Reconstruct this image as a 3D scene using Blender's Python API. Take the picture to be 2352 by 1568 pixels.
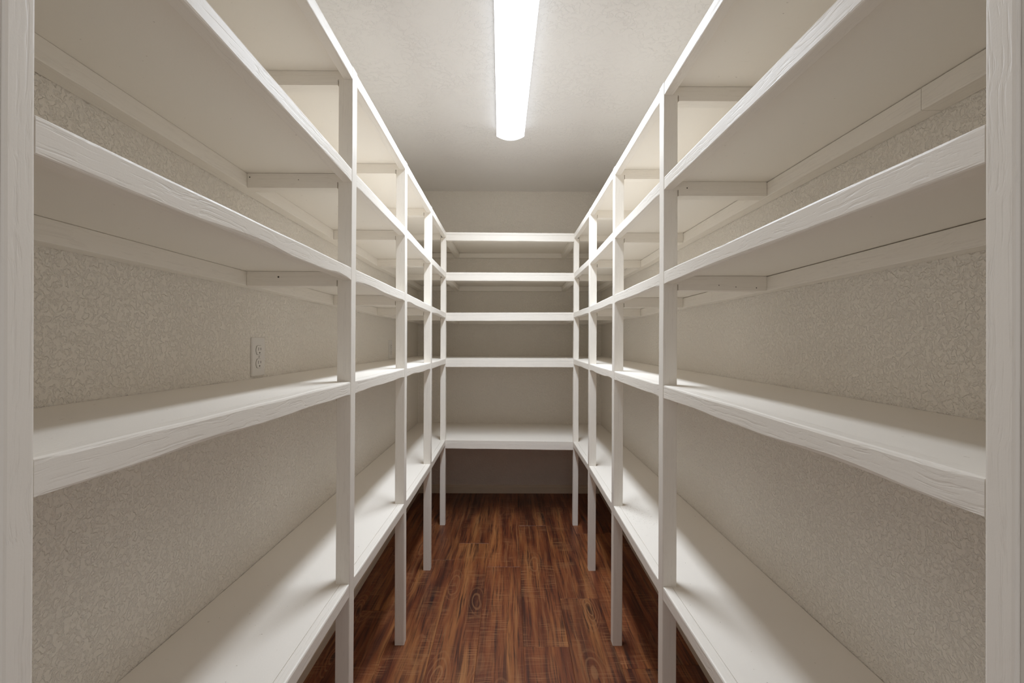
import bpy, bmesh, math, random
from mathutils import Matrix, Vector

for o in list(bpy.data.objects):
    bpy.data.objects.remove(o, do_unlink=True)
sc = bpy.context.scene
COL = sc.collection
random.seed(7)

# ------------------------------------------------------------------ camera
H = 1.2177                      # eye height
F_PX, ROLL, PITCH, YAW = 1062.0, 0.00357, 0.00178, 0.00179
cam_d = bpy.data.cameras.new('camera')
cam_d.sensor_width = 36.0
cam_d.lens = F_PX / 2352.0 * 36.0
cam_d.clip_start = 0.01
cam = bpy.data.objects.new('camera', cam_d)
COL.objects.link(cam)


def unview(v):
    X, Y, Z = v
    c, s = math.cos(PITCH), math.sin(PITCH)
    Y, Z = c * Y - s * Z, s * Y + c * Z
    c, s = math.cos(YAW), math.sin(YAW)
    X, Y = c * X + s * Y, -s * X + c * Y
    return Vector((X, Y, Z))


fwd, r0, u0 = unview((0, 1, 0)), unview((1, 0, 0)), unview((0, 0, 1))
rt = math.cos(ROLL) * r0 + math.sin(ROLL) * u0
up = -math.sin(ROLL) * r0 + math.cos(ROLL) * u0
M = Matrix.Identity(4)
for i in range(3):
    M[i][0], M[i][1], M[i][2] = rt[i], up[i], -fwd[i]
M[0][3], M[1][3], M[2][3] = 0, 0, H
cam.matrix_world = M
sc.camera = cam

# ------------------------------------------------------------------ world, exposure
w = bpy.data.worlds.new('world')
sc.world = w
w.use_nodes = True
bg = w.node_tree.nodes['Background']
bg.inputs[0].default_value = (1.0, 0.975, 0.965, 1)
bg.inputs[1].default_value = 0.50
LAMP_POWER, LAMP_SPREAD = 19.8, 148.0    # the strip of diodes, shining down through the lens
LAMP_LENS = 3.0                 # radiance of the lens itself
LAMP_SIDE = 1.6                 # its upright sides glow less
LAMP_COLOR = (0.84, 0.912, 1.0, 1)
sc.view_settings.view_transform = 'Standard'
sc.view_settings.look = 'None'
sc.view_settings.gamma = 1.0
sc.view_settings.use_curve_mapping = False
sc.view_settings.exposure = 0.0
sc.cycles.max_bounces = 10
sc.cycles.diffuse_bounces = 9
sc.cycles.glossy_bounces = 3


# ------------------------------------------------------------------ material helpers
class NT:
    def __init__(self, name):
        self.m = bpy.data.materials.new(name)
        self.m.use_nodes = True
        self.t = self.m.node_tree
        self.b = self.t.nodes['Principled BSDF']

    def n(self, typ, **kw):
        nd = self.t.nodes.new(typ)
        for k, v in kw.items():
            setattr(nd, k, v)
        return nd

    def link(self, a, b):
        self.t.links.new(a, b)

    def val(self, sock, v):
        if hasattr(v, 'is_linked') or hasattr(v, 'links'):
            self.link(v, sock)
        else:
            sock.default_value = v

    def math(self, op, a, b=None, c=None, clamp=False):
        nd = self.n('ShaderNodeMath', operation=op, use_clamp=clamp)
        self.val(nd.inputs[0], a)
        if b is not None:
            self.val(nd.inputs[1], b)
        if c is not None:
            self.val(nd.inputs[2], c)
        return nd.outputs[0]

    def coord(self, scale=(1, 1, 1), offset=None):
        tc = self.n('ShaderNodeTexCoord')
        mp = self.n('ShaderNodeMapping')
        mp.inputs['Scale'].default_value = scale
        self.link(tc.outputs['Object'], mp.inputs[0])
        if offset is not None:
            self.link(offset, mp.inputs['Location'])
        return mp.outputs[0]

    def noise(self, vec, scale, detail=2.0, rough=0.5, dist=0.0):
        nd = self.n('ShaderNodeTexNoise')
        self.link(vec, nd.inputs['Vector'])
        nd.inputs['Scale'].default_value = scale
        nd.inputs['Detail'].default_value = detail
        nd.inputs['Roughness'].default_value = rough
        nd.inputs['Distortion'].default_value = dist
        return nd.outputs[0]

    def ramp(self, fac, stops, interp='LINEAR'):
        nd = self.n('ShaderNodeValToRGB')
        nd.color_ramp.interpolation = interp
        els = nd.color_ramp.elements
        while len(els) < len(stops):
            els.new(0.5)
        for e, (p, c) in zip(els, stops):
            e.position = p
            e.color = c if len(c) == 4 else (*c, 1)
        self.link(fac, nd.inputs[0])
        return nd.outputs[0]

    def mix(self, fac, a, b, blend='MIX'):
        nd = self.n('ShaderNodeMix', data_type='RGBA', blend_type=blend)
        self.val(nd.inputs[0], fac)
        self.val(nd.inputs[6], a)
        self.val(nd.inputs[7], b)
        return nd.outputs[2]

    def bump(self, height, strength, dist, normal=None):
        nd = self.n('ShaderNodeBump')
        nd.inputs['Strength'].default_value = strength
        nd.inputs['Distance'].default_value = dist
        self.link(height, nd.inputs['Height'])
        if normal is not None:
            self.link(normal, nd.inputs['Normal'])
        return nd.outputs[0]


def g(v):
    return (v, v, v, 1)


PAINT = (0.905, 0.862, 0.795, 1)
PAINT2 = (0.89, 0.846, 0.778, 1)
WALL = (0.885, 0.838, 0.765, 1)


def mat_painted_wood(name, axis):
    t = NT(name)
    sc_ = [210, 210, 210]
    sc_[axis] = 5.0
    v = t.coord(tuple(sc_))
    v1 = t.coord((1, 1, 1))
    warp = t.noise(v1, 9, 2)
    # warp the grain coordinates a little so the lines wander
    vm = t.n('ShaderNodeVectorMath', operation='MULTIPLY_ADD')
    t.link(warp, vm.inputs[0])
    vm.inputs[1].default_value = (5, 5, 5)
    t.link(v, vm.inputs[2])
    grain = t.noise(vm.outputs[0], 1.0, 3, 0.55)
    gr = t.ramp(grain, [(0.30, g(0)), (0.46, g(0.85)), (0.75, g(1))])
    rough_n = t.noise(v1, 420, 2)
    dent = t.ramp(t.noise(v1, 26, 3, 0.6), [(0.27, g(0)), (0.36, g(1))])
    col = t.mix(t.noise(v1, 6, 3), PAINT, PAINT2)
    col = t.mix(t.math('MULTIPLY_ADD', gr, -0.10, 0.10), col, (0.50, 0.45, 0.40, 1))
    t.link(col, t.b.inputs['Base Color'])
    t.b.inputs['Roughness'].default_value = 0.42
    t.b.inputs['Specular IOR Level'].default_value = 0.4
    hgt = t.math('MULTIPLY_ADD', rough_n, 0.16, t.math('MULTIPLY_ADD', dent, 0.38, gr))
    b3 = t.bump(hgt, 0.33, 0.0011)
    t.link(b3, t.b.inputs['Normal'])
    return t.m


def mat_panel():
    t = NT('painted_plywood')
    v1 = t.coord()
    col = t.mix(t.noise(v1, 3.5, 3), PAINT, PAINT2)
    # small dark flecks and scuffs in the paint
    sp = t.ramp(t.noise(v1, 95, 2, 0.6), [(0.225, g(1)), (0.25, g(0))])
    smear = t.ramp(t.noise(v1, 7, 2), [(0.5, g(0)), (0.7, g(1))])
    col = t.mix(t.math('MULTIPLY', sp, 0.55), col, (0.33, 0.27, 0.20, 1))
    scf = t.ramp(t.noise(t.coord((14, 55, 30)), 1.0, 4, 0.7), [(0.66, g(0)), (0.80, g(1))])
    col = t.mix(t.math('MULTIPLY', t.math('MULTIPLY', scf, smear), 0.22), col, (0.42, 0.35, 0.28, 1))
    t.link(col, t.b.inputs['Base Color'])
    t.b.inputs['Roughness'].default_value = 0.5
    t.b.inputs['Specular IOR Level'].default_value = 0.35
    b2 = t.bump(t.math('MULTIPLY_ADD', t.noise(v1, 260, 2), 0.8, t.noise(t.coord((60, 4, 60)), 1.0, 2)), 0.16, 0.0010)
    t.link(b2, t.b.inputs['Normal'])
    return t.m


def mat_wall(name, colour, scale, strength, sparse=False, spread=(0.46, 0.53)):
    t = NT(name)
    v = t.coord()
    n1 = t.noise(v, scale, 3.0, 0.55, 0.25)
    n2 = t.noise(v, scale * 3.1, 3, 0.6)
    blob = t.ramp(n1, [(spread[0], g(0)), (spread[1], g(1))])
    if sparse:
        patch = t.ramp(t.noise(v, 5.0, 2), [(0.36, g(0.25)), (0.62, g(1))])
        rid = t.ramp(n1, [(0.465, g(0)), (0.50, g(1)), (0.535, g(0))])
        h = t.math('MULTIPLY', rid, patch)
        h = t.math('MULTIPLY_ADD', n2, 0.18, h)
    else:
        h = t.math('MULTIPLY_ADD', n2, 0.45, blob)
    t.link(t.mix(t.noise(v, 2.0, 2), colour, tuple(c * 0.97 for c in colour[:3]) + (1,)), t.b.inputs['Base Color'])
    t.b.inputs['Roughness'].default_value = 0.6
    t.b.inputs['Specular IOR Level'].default_value = 0.3
    t.link(t.bump(h, strength, 0.0032 if sparse else 0.0022), t.b.inputs['Normal'])
    return t.m


def mat_plank():
    t = NT('wood_look_plank')
    oi = t.n('ShaderNodeObjectInfo')
    rnd = oi.outputs['Random']
    off = t.n('ShaderNodeCombineXYZ')
    t.link(t.math('MULTIPLY', rnd, 37.0), off.inputs[0])
    t.link(t.math('MULTIPLY', rnd, 91.0), off.inputs[1])
    off = off.outputs[0]

    def warped(scale, amount, wscale):
        base = t.coord(scale, off)
        wn = t.n('ShaderNodeTexNoise')
        t.link(t.coord(wscale, off), wn.inputs['Vector'])
        wn.inputs['Scale'].default_value = 1.0
        wn.inputs['Detail'].default_value = 2.0
        vm = t.n('ShaderNodeVectorMath', operation='MULTIPLY_ADD')
        t.link(wn.outputs[1], vm.inputs[0])
        vm.inputs[1].default_value = amount
        t.link(base, vm.inputs[2])
        return vm.outputs[0]

    broad = t.noise(warped((15, 1.0, 1), (1.0, 0.2, 0), (7, 2.2, 1)), 1.0, 3, 0.55)
    fine = t.noise(warped((130, 3.2, 1), (3.5, 0.3, 0), (7, 3, 1)), 1.0, 4, 0.65)
    mid = t.noise(warped((44, 1.7, 1), (2.0, 0.3, 0), (8, 2.6, 1)), 1.0, 3, 0.6)
    dark = t.noise(warped((24, 2.2, 1), (1.2, 0.2, 0), (8, 3, 1)), 1.0, 2, 0.5)
    col = t.ramp(broad, [(0.30, (0.060, 0.0155, 0.0075)), (0.42, (0.135, 0.036, 0.0145)),
                         (0.52, (0.205, 0.062, 0.022)), (0.62, (0.300, 0.112, 0.037)), (0.75, (0.40, 0.185, 0.068))])
    col = t.mix(t.ramp(mid, [(0.34, g(0.70)), (0.48, g(0))]), col, (0.050, 0.014, 0.008, 1))
    col = t.mix(t.ramp(mid, [(0.56, g(0)), (0.72, g(0.55))]), col, (0.34, 0.165, 0.070, 1))
    col = t.mix(t.ramp(fine, [(0.36, g(0.85)), (0.47, g(0))]), col, (0.036, 0.012, 0.009, 1))
    col = t.mix(t.ramp(fine, [(0.56, g(0)), (0.74, g(0.45))]), col, (0.42, 0.19, 0.075, 1))
    col = t.mix(t.ramp(dark, [(0.24, g(0.9)), (0.36, g(0))]), col, (0.020, 0.009, 0.008, 1))
    # growth rings around a few knots
    vo = t.n('ShaderNodeTexVoronoi')
    vo.inputs['Scale'].default_value = 1.0
    t.link(warped((6.0, 1.7, 1), (0.35, 0.2, 0), (7, 4, 1)), vo.inputs['Vector'])
    rings = t.math('SINE', t.math('MULTIPLY', vo.outputs['Distance'], 95.0))
    near = t.ramp(vo.outputs['Distance'], [(0.08, g(1)), (0.36, g(0))])
    rr = t.math('MULTIPLY', t.ramp(rings, [(0.35, g(0)), (0.9, g(1))]), near)
    col = t.mix(t.math('MULTIPLY', rr, 0.65), col, (0.38, 0.19, 0.085, 1))
    knot = t.ramp(vo.outputs['Distance'], [(0.03, g(0.85)), (0.09, g(0))])
    col = t.mix(knot, col, (0.022, 0.010, 0.007, 1))
    # cross-grain saw marks
    saw = t.noise(warped((7, 190, 1), (0.5, 5.0, 0), (6, 5, 1)), 1.0, 2, 0.5)
    sawp = t.ramp(t.noise(t.coord((9, 5, 1), off), 1.0, 2), [(0.46, g(0)), (0.62, g(1))])
    sm = t.math('MULTIPLY', t.ramp(saw, [(0.52, g(0)), (0.62, g(1))]), sawp)
    col = t.mix(t.math('MULTIPLY', sm, 0.50), col, (0.40, 0.20, 0.09, 1))
    hv = t.n('ShaderNodeHueSaturation')
    t.link(t.math('MULTIPLY_ADD', rnd, 0.35, 0.86), hv.inputs['Value'])
    hv.inputs['Saturation'].default_value = 1.0
    t.link(col, hv.inputs['Color'])
    t.link(hv.outputs[0], t.b.inputs['Base Color'])
    t.b.inputs['Roughness'].default_value = 0.40
    t.b.inputs['Specular IOR Level'].default_value = 0.45
    t.link(t.ramp(mid, [(0.3, g(0.46)), (0.7, g(0.34))]), t.b.inputs['Roughness'])
    hgt = t.math('MULTIPLY_ADD', sm, 0.5, fine)
    t.link(t.bump(hgt, 0.25, 0.0008), t.b.inputs['Normal'])
    return t.m


def mat_plain(name, col, rough=0.5, spec=0.4):
    t = NT(name)
    v = t.coord()
    c = t.mix(t.noise(v, 30, 2), (*col, 1), tuple(x * 0.96 for x in col) + (1,))
    t.link(c, t.b.inputs['Base Color'])
    t.b.inputs['Roughness'].default_value = rough
    t.b.inputs['Specular IOR Level'].default_value = spec
    return t.m


def mat_lens(name, strength):
    t = NT(name)
    t.b.inputs['Base Color'].default_value = (0.9, 0.9, 0.9, 1)
    t.b.inputs['Roughness'].default_value = 0.4
    t.b.inputs['Emission Color'].default_value = LAMP_COLOR
    t.b.inputs['Emission Strength'].default_value = strength
    return t.m


M_WX, M_WY, M_WZ = (mat_painted_wood('painted_wood_' + a, i) for i, a in enumerate('xyz'))
M_PLY = mat_panel()
M_WALL = mat_wall('knockdown_wall_paint', WALL, 96, 0.85, spread=(0.41, 0.55))
M_CEIL = mat_wall('knockdown_ceiling_paint', (0.81, 0.787, 0.762, 1), 30, 0.48, sparse=True)
M_BASE = mat_plain('baseboard_paint', (0.84, 0.765, 0.63), 0.4)
M_PLANK = mat_plank()
M_SUB = mat_plain('subfloor', (0.10, 0.055, 0.035), 0.8)
M_PLASTIC = mat_plain('outlet_plastic', (0.80, 0.77, 0.73), 0.3, 0.5)
M_DARK = mat_plain('dark_slot', (0.10, 0.085, 0.07), 0.6)
M_NAIL = mat_plain('nail_hole', (0.05, 0.04, 0.032), 0.7)
M_PAN = mat_plain('white_enamel', (0.85, 0.85, 0.84), 0.35, 0.5)
M_LENS = mat_lens('lit_lens', LAMP_LENS)
M_SIDE = mat_lens('lit_lens_side', LAMP_SIDE)
M_CAP = mat_lens('lit_end_cap', 1.3)
M_CRUMB = mat_plain('crumb', (0.16, 0.10, 0.06), 0.9)
M_JAMB = mat_plain('jamb_paint', (0.78, 0.745, 0.69), 0.4)


# ------------------------------------------------------------------ mesh helpers
def tag(o, label=None, cat=None, group=None, kind=None):
    if label:
        o['label'] = label
    if cat:
        o['category'] = cat
    if group:
        o['group'] = group
    if kind:
        o['kind'] = kind
    return o


def link_mesh(name, me, mat, parent=None):
    o = bpy.data.objects.new(name, me)
    if mat is not None and not me.materials:
        me.materials.append(mat)
    COL.objects.link(o)
    if parent is not None:
        set_parent(o, parent)
    return o


def world_of(o):
    m = Matrix.LocRotScale(o.location, o.rotation_euler, o.scale)
    if o.parent:
        m = world_of(o.parent) @ o.matrix_parent_inverse @ m
    return m


def set_parent(o, p):
    o.parent = p
    o.matrix_parent_inverse = world_of(p).inverted()


def from_lists(name, verts, faces, mat, parent=None, smooth=False):
    me = bpy.data.meshes.new(name)
    me.from_pydata([tuple(v) for v in verts], [], faces)
    bm = bmesh.new()
    bm.from_mesh(me)
    bmesh.ops.recalc_face_normals(bm, faces=bm.faces)
    bm.to_mesh(me)
    bm.free()
    if smooth:
        me.polygons.foreach_set('use_smooth', [True] * len(me.polygons))
    return link_mesh(name, me, mat, parent)


def empty(name, loc, rz=0.0):
    o = bpy.data.objects.new(name, None)
    o.empty_display_size = 0.1
    o.location = loc
    o.rotation_euler = (0, 0, rz)
    COL.objects.link(o)
    return o


def loft(name, rings, mat, parent=None):
    """rings: list of equally long closed loops of 3D points; caps both ends"""
    n = len(rings[0])
    verts = [p for r in rings for p in r]
    faces = [tuple(range(n - 1, -1, -1)), tuple(range((len(rings) - 1) * n, len(rings) * n))]
    for k in range(len(rings) - 1):
        for i in range(n):
            j = (i + 1) % n
            faces.append((k * n + i, k * n + j, (k + 1) * n + j, (k + 1) * n + i))
    return from_lists(name, verts, faces, mat, parent)


def rrect(a0, a1, b0, b1, r, seg=2):
    """rounded rectangle loop in 2D; r: one radius or four (a0b0, a1b0, a1b1, a0b1)"""
    if not isinstance(r, (tuple, list)):
        r = (r,) * 4
    cs = [(a0, b0, 1, 1, 180), (a1, b0, -1, 1, 270), (a1, b1, -1, -1, 0), (a0, b1, 1, -1, 90)]
    out = []
    for (a, b, sa, sb, st), rad in zip(cs, r):
        ca, cb = a + sa * rad, b + sb * rad
        for k in range(seg + 1):
            t = math.radians(st + 90 * k / seg)
            out.append((ca + rad * math.cos(t), cb + rad * math.sin(t)))
    return out


def box(name, x0, x1, y0, y1, z0, z1, mat, parent=None):
    v = [(x, y, z) for z in (z0, z1) for y in (y0, y1) for x in (x0, x1)]
    f = [(0, 1, 3, 2), (4, 5, 7, 6), (0, 1, 5, 4), (2, 3, 7, 6), (0, 2, 6, 4), (1, 3, 7, 5)]
    return from_lists(name, v, f, mat, parent)


# ------------------------------------------------------------------ measured layout (metres, z from the floor)
XWL, XWR = -0.753, 0.729        # side walls
YF, YB = 0.386, 3.745           # front wall (inner face) and back wall
ZC = H + 1.222                  # ceiling
PT = 0.038                      # post depth along the aisle
D1, SP = 1.288, 0.6096
YFAR = [0.412] + [D1 + i * SP for i in range(4)]
YNEAR = [YF] + [D1 + i * SP - PT for i in range(4)]
POSTX = {'L': [(-.4225, -.4235), (-.4355, -.4310), (-.4265, -.4275), (-.4270, -.4300), (-.4360, -.4365)],
         'R': [(.4230, .4215), (.4115, .4115), (.4125, .4155), (.4175, .4195), (.4145, .4175)]}
ZT = {'L': [[-.6520, -.6539, -.6500, -.6510, -.6520], [-.1047, -.1083, -.1066, -.1100, -.1103],
            [.2020, .2019, .1995, .1945, .1968], [.4790, .4668, .4617, .4560, .4655], [.7470, .7447, .7285, .7267, .7326]],
      'R': [[-.6570, -.6585, -.6559, -.6590, -.6606], [-.1195, -.1146, -.1142, -.1133, -.1091],
            [.1974, .1941, .1944, .1944, .2016], [.4440, .4496, .4553, .4546, .4646], [.7150, .7061, .7107, .7184, .7282]]}
PLY = 0.012
RAIL_H, RAIL_D = 0.0355, 0.025
CLEAT, CLEAT_W = 0.038, 0.038
YS = YNEAR[4] - .0006           # the side shelves end here, the back shelf begins

# ------------------------------------------------------------------ room shell
floor = box('floor', XWL - .1, XWR + .1, -0.6, YB + .1, -0.10, -0.006, M_SUB)
tag(floor, 'reddish brown wood look plank floor of the pantry', kind='structure')
wl = box('wall_left', XWL - .1, XWL, YF, YB, -0.006, ZC, M_WALL)
tag(wl, 'textured warm white wall with two electrical outlets', kind='structure')
wr = box('wall_right', XWR, XWR + .1, YF, YB, -0.006, ZC, M_WALL)
tag(wr, 'textured warm white wall without outlets', kind='structure')
wb = box('wall_back', XWL - .1, XWR + .1, YB, YB + .1, -0.006, ZC, M_WALL)
tag(wb, 'textured warm white end wall of the pantry', kind='structure')
ce = box('ceiling', XWL - .1, XWR + .1, YF - .12, YB + .1, ZC, ZC + .1, M_CEIL)
tag(ce, 'white knockdown textured ceiling with a strip light', kind='structure')
# front wall with the doorway the picture is taken from
OX, OZ = 0.4262, 2.06
vs, fs = [], []
for x0, x1, z0, z1 in ((XWL - .1, -OX, -.006, ZC), (OX, XWR + .1, -.006, ZC), (-OX, OX, OZ, ZC)):
    k = len(vs)
    vs += [(x, y, z) for z in (z0, z1) for y in (YF - .12, YF - .0005) for x in (x0, x1)]
    fs += [tuple(k + i for i in f) for f in
           [(0, 1, 3, 2), (4, 5, 7, 6), (0, 1, 5, 4), (2, 3, 7, 6), (0, 2, 6, 4), (1, 3, 7, 5)]]
wf = from_lists('wall_front', vs, fs, M_JAMB)
tag(wf, 'door wall of the pantry with an open doorway', kind='structure')

# planks: 0.1825 m wide, joints where the photograph shows them
PW = 0.1825
ends = {-3: 2.10, -2: 2.588, -1: 2.803, 0: 2.511, 1: 1.853, 2: 2.203, 3: 2.95, -4: 2.75, 4: 1.75, -5: 2.3}
PL = 1.22
for c in range(-4, 5):
    x0 = 0.0535 + (c - 1) * PW
    x1 = x0 + PW
    xa, xb = max(x0, XWL + .002), min(x1, XWR - .002)
    if xb - xa < .02:
        continue
    e = ends[c]
    while e > -0.6 + .1:
        e -= PL
    while e < YB:
        ya, yb = max(e, -0.6), min(e + PL, YB - .002)
        if yb - ya > .03:
            gp = .00022
            b = .0008
            top, bot = 0.0, -0.0058
            xa_, xb_, ya_, yb_ = xa + gp, xb - gp, ya + gp, yb - gp
            v = [(xa_, ya_, bot), (xb_, ya_, bot), (xb_, yb_, bot), (xa_, yb_, bot),
                 (xa_, ya_, top - b), (xb_, ya_, top - b), (xb_, yb_, top - b), (xa_, yb_, top - b),
                 (xa_ + b, ya_ + b, top), (xb_ - b, ya_ + b, top), (xb_ - b, yb_ - b, top), (xa_ + b, yb_ - b, top)]
            f = [(0, 1, 2, 3), (8, 9, 10, 11)]
            for q in (0, 4):
                f += [(q + i, q + (i + 1) % 4, q + 4 + (i + 1) % 4, q + 4 + i) for i in range(4)]
            from_lists('plank', v, f, M_PLANK, floor)
        e += PL

# baseboards: stepped colonial profile (offset from wall, height)
BPROF = [(0, 0), (.0145, 0), (.0145, .036), (.0125, .038), (.0125, .041), (.0145, .043), (.0145, .049),
         (.0110, .053), (.0075, .0545), (.0075, .0575), (.0090, .060), (.0070, .0645), (0, .066)]


def baseboard(name, pts, label):
    rings = []
    for (x, y), (nx, ny) in pts:
        rings.append([(x + nx * a, y + ny * a, h) for a, h in BPROF])
    o = loft(name, rings, M_BASE)
    tag(o, label, kind='structure')


baseboard('baseboard_left', [((XWL, YF), (1, 0)), ((XWL, YB - .0002), (1, -1))],
          'off-white moulded baseboard along the wall with outlets')
baseboard('baseboard_right', [((XWR, YF), (-1, 0)), ((XWR, YB - .0002), (-1, -1))],
          'off-white moulded baseboard along the wall without outlets')
baseboard('baseboard_back', [((XWL, YB), (1, -1)), ((XWR, YB), (-1, -1))],
          'off-white moulded baseboard along the end wall')


# ------------------------------------------------------------------ shelving
def lerp(a, b, t):
    return a + (b - a) * t


def postx(side, k, z):
    b, t = POSTX[side][k]
    return lerp(b, t, min(max(z / 1.95, 0), 1))


def zat(side, lv, y):
    zs = ZT[side][lv]
    ym = [0.5 * (a + b) for a, b in zip(YNEAR, YFAR)]
    for k in range(4):
        if y <= ym[k + 1] or k == 3:
            return H + lerp(zs[k], zs[k + 1], (y - ym[k]) / (ym[k + 1] - ym[k]))


def wave(seed):
    rr = random.Random(seed)
    ph = [(rr.uniform(3, 9), rr.uniform(0, 6.28), rr.uniform(.3, 1)) for _ in range(4)]
    return lambda t: sum(a * math.sin(f * t + p) for f, p, a in ph) / 2.2


UNIT_LABEL = {'L': 'white painted wooden shelving of five tiers on the wall with the electrical outlets',
              'R': 'white painted wooden shelving of five tiers on the wall that has no outlets'}


def side_unit(side):
    s = -1 if side == 'L' else 1            # outward direction
    xw = XWL if side == 'L' else XWR
    root = empty('shelving_unit', (xw - s * .16, 2.0, 0))
    tag(root, UNIT_LABEL[side], 'shelving', 'built-in pantry shelving')
    make_posts(side, s, range(4), root)
    make_shelves(side, s, xw, root)
    return root


def make_posts(side, s, ks, root):
    for k in ks:
        wdt = .038 if k < 4 else .035
        if k == 0:
            wdt = .045
        y0, y1 = YNEAR[k], YFAR[k]
        ztop = H + ZT[side][4][k]
        wv = wave(hash((side == 'L', k)) % 1000)
        rings = []
        N = 14
        for i in range(N + 1):
            z = ztop * i / N
            xf = postx(side, k, z)
            off = .0006 * wv(z * 1.2)
            r = .0022 if k else .003
            loop = rrect(0, wdt, y0, y1, r)
            rings.append([(xf + off + s * a, b, z) for a, b in loop])
        loft('post', rings, M_WZ, root)


def make_shelves(side, s, xw, root):
    for lv in range(5):
        stations = sorted(set([YF + .0005] + [0.5 * (YNEAR[k] + YFAR[k]) for k in range(1, 4)] + [YS]))

        def xfront(y):
            ym = [0.5 * (a + b) for a, b in zip(YNEAR, YFAR)]
            z = zat(side, lv, y)
            for k in range(4):
                if y <= ym[k + 1] or k == 3:
                    return lerp(postx(side, k, z), postx(side, k + 1, z), (y - ym[k]) / (ym[k + 1] - ym[k]))

        seam = 2.82 if side == 'L' else None

        def ply(ys, name, parent):
            rings = []
            for y in ys:
                z = zat(side, lv, y) - .0006
                x0, x1 = xfront(y) + s * (RAIL_D + .0006), xw - s * .0020
                rings.append([(x0, y, z - PLY), (x1, y, z - PLY), (x1, y, z), (x0, y, z)])
            return loft(name, rings, M_PLY, parent)

        if seam:
            shelf = ply([y for y in stations if y < seam] + [seam - .0004], 'shelf', root)
            ply([seam + .0004] + [y for y in stations if y > seam], 'filler_panel', shelf)
        else:
            shelf = ply(stations, 'shelf', root)
        # front rails between posts
        for k in range(4):
            ya, yb = YFAR[k] + .0004, YNEAR[k + 1] - .0004
            wv = wave(100 * lv + 10 * k + (5 if side == 'L' else 0))
            wane = {('L', 2): .0050, ('L', 1): .0030, ('R', 2): .0022, ('R', 1): .0030, ('L', 3): .0012}.get((side, lv), .0008)
            rings = []
            N = 22 if k == 0 else 14
            for i in range(N + 1):
                y = lerp(ya, yb, i / N)
                z = zat(side, lv, y)
                xf = xfront(y)
                e = min(1, 8 * min(i, N - i) / N)
                dw = wane * e * max(-.35, wv(y * 2.2))
                dt = .0007 * e * wv(y * 3.1 + 2)
                r_in = .0015
                rb = max(.0025, .003 + dw)
                loop = rrect(0, RAIL_D, -RAIL_H + .35 * dw, dt, (rb, r_in, r_in, .0042))
                if i in (0, N):
                    loop = [(min(max(a, .0009), RAIL_D), b) for a, b in loop]
                rings.append([(xf + s * a, y, z + b) for a, b in loop])
            loft('front_rail', rings, M_WY, shelf)
        # wall cleat, in one or two lengths
        joint = {('R', 3): [0.779], ('R', 2): [1.592], ('L', 3): [2.3], ('R', 4): [2.1], ('L', 2): [1.9]}.get((side, lv), [])
        gap = .0016 if side == 'R' else .0004
        cuts = [YF + .001] + joint + [YS]
        for a, b in zip(cuts[:-1], cuts[1:]):
            rings = []
            ys = [a + .0006] + [y for y in stations if a + .01 < y < b - .01] + [b - .0006]
            for y in ys:
                z = zat(side, lv, y) - PLY - .0006 - gap
                loop = rrect(.0006, CLEAT_W, -CLEAT, 0, .0015)
                rings.append([(xw - s * p, y, z + q) for p, q in loop])
            loft('wall_cleat', rings, M_WY, shelf)
        # cross braces from post to cleat; a tongue laps over the post behind the rail
        for k in range(1, 4):
            cross_brace(side, s, xw, lv, k, xfront(.5 * (YNEAR[k] + YFAR[k])), shelf)


def cross_brace(side, s, xw, lv, k, xf, shelf):
            y0 = YNEAR[k] - (.0007 if k < 4 else 0)
            y1 = YFAR[k] - .001
            z1 = zat(side, lv, .5 * (y0 + y1)) - PLY - .0012
            z0 = z1 - .0385
            zt = zat(side, lv, .5 * (y0 + y1)) - RAIL_H - .0006
            wdt = .038 if k < 4 else .035
            xo = xf + s * (wdt + .0022)
            xi = xf + s * (RAIL_D + .0006)
            xc = xw - s * (CLEAT_W + .0006)
            prof = [(xi, zt), (xo, zt), (xo, z0), (xc, z0), (xc, z1), (xi, z1)]
            loft('cross_brace', [[(x, y, z) for x, z in prof] for y in (y0, y1)], M_WX, shelf)


UL = side_unit('L')
UR = side_unit('R')

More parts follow.
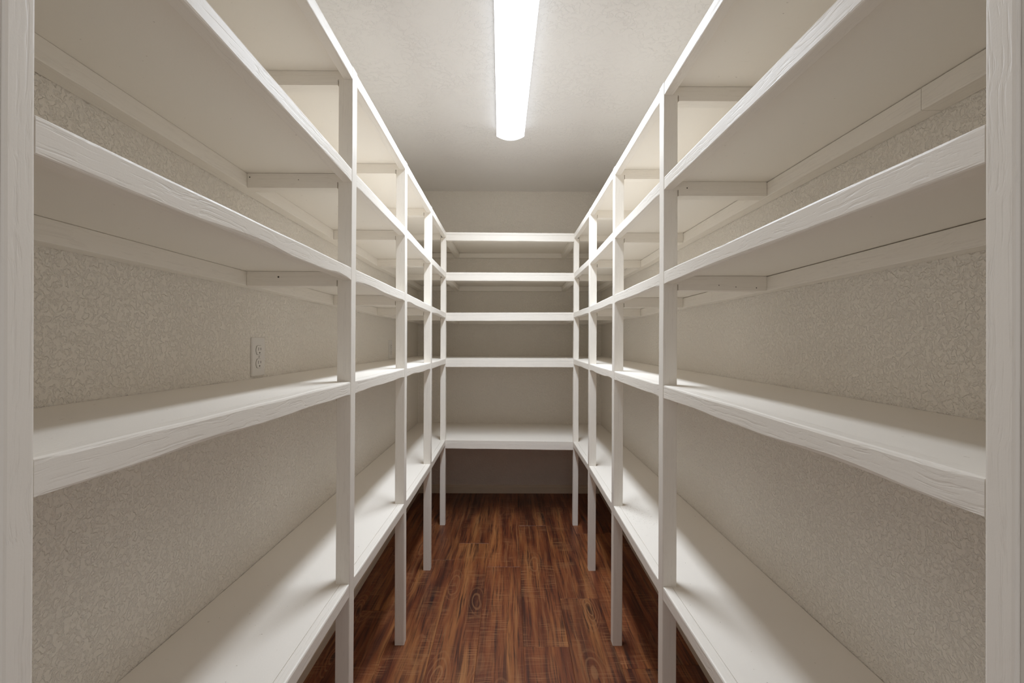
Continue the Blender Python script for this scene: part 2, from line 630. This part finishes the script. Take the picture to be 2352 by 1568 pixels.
# back shelving
UB = empty('shelving_unit', (-.01, 3.4, 0))
tag(UB, 'white painted wooden shelving of five tiers across the end wall', 'shelving', 'built-in pantry shelving')
Y4 = YNEAR[4]
for sd, sg in (('L', -1), ('R', 1)):
    make_posts(sd, sg, [4], UB)
for lv in range(5):
    za, zb = H + ZT['L'][lv][4], H + ZT['R'][lv][4]
    xa, xb = postx('L', 4, za) + .0006, postx('R', 4, zb) - .0006

    def zx(x):
        return lerp(za, zb, min(max((x - xa) / (xb - xa), 0), 1)) - .0008

    pt = .015
    # panel runs wall to wall behind the corner posts, front strip between the posts
    pts = [(XWL + .0015, YFAR[4] + .002), (xa - .036, YFAR[4] + .002), (xa, YFAR[4] + .002), (xa, Y4 + .001), (xb, Y4 + .001),
           (xb, YFAR[4] + .002), (xb + .036, YFAR[4] + .002), (XWR - .0015, YFAR[4] + .002), (XWR - .0015, YB - .0012), (XWL + .0015, YB - .0012)]
    n = len(pts)
    v = [(x, y, zx(x) - pt) for x, y in pts] + [(x, y, zx(x)) for x, y in pts]
    f = [tuple(range(n)), tuple(range(n, 2 * n))] + [(i, (i + 1) % n, n + (i + 1) % n, n + i) for i in range(n)]
    shelf = from_lists('shelf', v, f, M_PLY, UB)
    # corner filler between the side panels and the wall-to-wall panel
    for s, xw, x0 in ((-1, XWL, xa), (1, XWR, xb)):
        zz = zx(x0)
        box('filler_panel', *sorted((x0 + s * .037, xw - s * .0015)), YS + .0006, YFAR[4] + .0014, zz - PLY, zz, M_PLY, shelf)
    # front rail under the panel edge
    rings = []
    wv = wave(900 + lv)
    for i in range(15):
        x = lerp(xa, xb, i / 14)
        e = min(1, 6 * min(i, 14 - i) / 14)
        z = zx(x) - pt - .0009
        loop = rrect(Y4 + .0002, Y4 + .032, -.0395 + .0008 * e * wv(x * 4), 0, (.002, .001, .001, .001))
        rings.append([(x, a, z + b) for a, b in loop])
    loft('front_rail', rings, M_WX, shelf)
    # wall cleats: middle length and two corner lengths
    z = .5 * (za + zb) - pt - .0016
    for sd, sg, xw, x0 in (('L', -1, XWL, xa), ('R', 1, XWR, xb)):
        cross_brace(sd, sg, xw, lv, 4, x0, shelf)
        loop = rrect(.0006, CLEAT_W, -CLEAT, 0, .0015)
        loft('wall_cleat', [[(xw - sg * p, y, z + q) for p, q in loop] for y in (YS + .0006, YB - CLEAT_W - .002)], M_WY, shelf)
    XBL, XBR = -.4178, .4028        # inner faces of the return braces
    box('wall_cleat', XWL + .001, XWR - .001, YB - CLEAT_W, YB - .0008, z - .037, z, M_WX, shelf)
    for s, xi in ((-1, XBL), (1, XBR)):
        loop = rrect(0, .037, -.036, 0, .0015)
        loft('cross_brace', [[(xi + s * a, y, z + b) for a, b in loop] for y in (YFAR[4] + .001, YB - CLEAT_W - .0022)], M_WY, shelf)

# nail holes in the first cross braces (dark, drilled at these spots)
def disc(name, c, r, mat, parent):
    vs = [(c[0] + r * math.cos(t * math.pi / 4), c[1], c[2] + r * math.sin(t * math.pi / 4)) for t in range(8)]
    vs += [(x, y - .0006, z) for x, y, z in vs]
    loft(name, [vs[:8], vs[8:]], mat, parent)


def shelf_of(unit, lv):
    return [c for c in unit.children if c.name.split('.')[0] == 'shelf'][lv]


yb_ = YNEAR[1] - .0007
for unit, lv, x, z, r in ((UL, 2, -.629, .1741, .0024), (UL, 3, -.7076, .4433, .0016), (UL, 3, -.576, .4367, .0011),
                          (UR, 3, .4745, .4188, .0017), (UR, 2, .5614, .1562, .0012), (UR, 2, .6074, .1517, .0012), (UR, 2, .6628, .1495, .0014)):
    disc('nail_hole', (x, yb_, H + z), r, M_NAIL, shelf_of(unit, lv))

# ------------------------------------------------------------------ ceiling light
LY0, LY1 = 1.42, 2.635
LXC = lambda y: lerp(.0165, -.0085, (y - 1.5) / (LY1 - 1.5))
lamp = empty('ceiling_light', (LXC(2.03), 2.03, ZC))
tag(lamp, 'long white wraparound strip light glowing on the ceiling', 'ceiling light')
HW, LD = .078, .072


def cross(y, prof):
    return [(LXC(y) + a, y, ZC + b) for a, b in prof]


loft('base_pan', [cross(y, [(-.060, -.0005), (-.060, -.022), (.060, -.022), (.060, -.0005)]) for y in (LY0 + .004, LY1 - .004)], M_PAN, lamp)
arc = []
for i in range(17):
    u = -1 + i / 8
    arc.append((HW * u, -LD + .024 * u * u))
lo = loft('lens', [cross(y, arc) for y in (LY0 + .008, LY1 - .008)], M_LENS, lamp)
lo.data.materials.append(M_PAN)                 # the flat back and ends of the lens do not glow
for p in lo.data.polygons:
    c = p.center
    if len(p.vertices) > 4 or p.normal.z > -.3 or c.z > ZC - .0485:
        p.material_index = 1
for sg in (-1, 1):
    pr = [(sg * HW, -.012), (sg * HW, -.0478), (sg * (HW - .003), -.0478), (sg * (HW - .003), -.012)]
    so = loft('lens_side', [cross(y, pr) for y in (LY0 + .008, LY1 - .008)], M_SIDE, lamp)
    so.data.materials.append(M_PAN)
    for p in so.data.polygons:
        if p.normal.x * sg < .9:
            p.material_index = 1
cap = [(-HW * 1.01, -.0006), (-HW * 1.01, -.012)] + [(a * 1.01, b * 1.01) for a, b in arc] + [(HW * 1.01, -.012), (HW * 1.01, -.0006)]
for y0, y1 in ((LY0, LY0 + .0078), (LY1 - .0078, LY1)):
    loft('end_cap', [cross(y, cap) for y in (y0, y1)], M_CAP, lamp)


ld = bpy.data.lights.new('diode_strip', 'AREA')
ld.shape = 'RECTANGLE'
ld.size, ld.size_y = 2 * HW - .012, LY1 - LY0 - .03
ld.energy = LAMP_POWER
ld.spread = math.radians(LAMP_SPREAD)
ld.color = LAMP_COLOR[:3]
lobj = bpy.data.objects.new('diode_strip', ld)
COL.objects.link(lobj)
ym = .5 * (LY0 + LY1)
lobj.location = (LXC(ym), ym, ZC - LD - .0015)
lobj.rotation_euler = (0, 0, math.atan2(.025, LY1 - 1.5))
set_parent(lobj, lamp)


# ------------------------------------------------------------------ outlets
def outlet(y, z, label):
    r = empty('wall_outlet', (XWL, y, z))
    tag(r, label, 'outlet', 'duplex outlets above the counter height shelf')
    hw, hh = .035, .0572

    def P(a, b, d):                    # a along +y, b up, d out from wall
        return (XWL + d, y + a, z + b)

    def ring(inset, d, rad=.003):
        return [P(a, b, d) for a, b in rrect(-hw + inset, hw - inset, -hh + inset, hh - inset, max(rad - inset, .0005), 3)]
    loft('cover_plate', [ring(0, .0004), ring(0, .0026), ring(.0012, .0044), ring(.0035, .0056)], M_PLASTIC, r)
    for sgn in (1, -1):
        cz = sgn * .0195
        loop = []
        for i in range(24):
            t = 2 * math.pi * i / 24
            loop.append((.0172 * math.cos(t), max(-.0135, min(.0135, .0172 * math.sin(t)))))
        # dark shadow gap around, then the face
        loft('gap', [[P(a * 1.035, cz + b * 1.04, d) for a, b in loop] for d in (.0050, .0058)], M_DARK, r)
        fc = loft('receptacle', [[P(a * q, cz + b * q, d) for a, b in loop] for q, d in ((1, .0050), (1, .0072), (.96, .0078))], M_PLASTIC, r)
        for a, b, w_, h_ in ((-.0064, .0035, .0010, .0045), (.0064, .0035, .0010, .0036)):
            pr = [(a - w_, b - h_), (a + w_, b - h_), (a + w_, b + h_), (a - w_, b + h_)]
            loft('slot', [[P(p, cz + q, d) for p, q in pr] for d in (.0074, .0081)], M_DARK, fc)
        pr = [(.0026 * math.cos(t), -.0075 + .0026 * min(math.sin(t), .9)) for t in [2 * math.pi * i / 12 for i in range(12)]]
        loft('ground_hole', [[P(p, cz + q, d) for p, q in pr] for d in (.0074, .0081)], M_DARK, fc)
    sc_ = [(.0030 * math.cos(2 * math.pi * i / 14), .0030 * math.sin(2 * math.pi * i / 14)) for i in range(14)]
    scr = loft('screw', [[P(a, b, d) for a, b in sc_] for d in (.0050, .0068)], M_PLASTIC, r)
    loft('screw_slot', [[P(a, b, d) for a, b in ((-.0016, -.0026), (-.0008, -.0030), (.0016, .0026), (.0008, .0030))] for d in (.0060, .0071)], M_DARK, scr)


outlet(1.372, H - .0455, 'off-white duplex wall outlet in the first bay beside the doorway')
outlet(2.878, H - .0470, 'off-white duplex wall outlet half hidden behind a post near the end wall')

# ------------------------------------------------------------------ crumbs on the lowest shelf and the floor
def crumbs(name, pts, label, zf):
    vs, fs = [], []
    for x, y, r in pts:
        k = len(vs)
        z = zf(y)
        a = random.uniform(0, 6.28)
        e = random.uniform(.35, 1)
        for i in range(4):
            t = a + i * math.pi / 2
            rr_ = r * (e if i % 2 else 1)
            vs.append((x + rr_ * math.cos(t), y + rr_ * math.sin(t), z))
        vs.append((x, y, z + r * .7))
        fs += [(k, k + 1, k + 2, k + 3)] + [(k + i, k + (i + 1) % 4, k + 4) for i in range(4)]
    o = from_lists(name, vs, fs, M_CRUMB)
    tag(o, label, 'crumbs', kind='stuff')


rr = random.Random(3)
pts = [(rr.gauss(.497, .030), rr.gauss(1.76, .075), rr.uniform(.0003, .0011)) for _ in range(260)]
pts = [p for p in pts if .447 < p[0] < .70]
pts += [(rr.uniform(.45, .70), rr.uniform(.9, 2.9), rr.uniform(.0004, .0012)) for _ in range(36)]
crumbs('crumbs', pts, 'scattered brown crumbs on the lowest shelf', lambda y: zat('R', 0, y) - .0006)
pts = [(rr.choice((rr.uniform(-.72, -.48), rr.uniform(.47, .70))), rr.uniform(1.3, 3.0), rr.uniform(.0008, .0022)) for _ in range(46)]
crumbs('grit', pts, 'bits of grit on the floor under the lowest shelves', lambda y: 0.0)
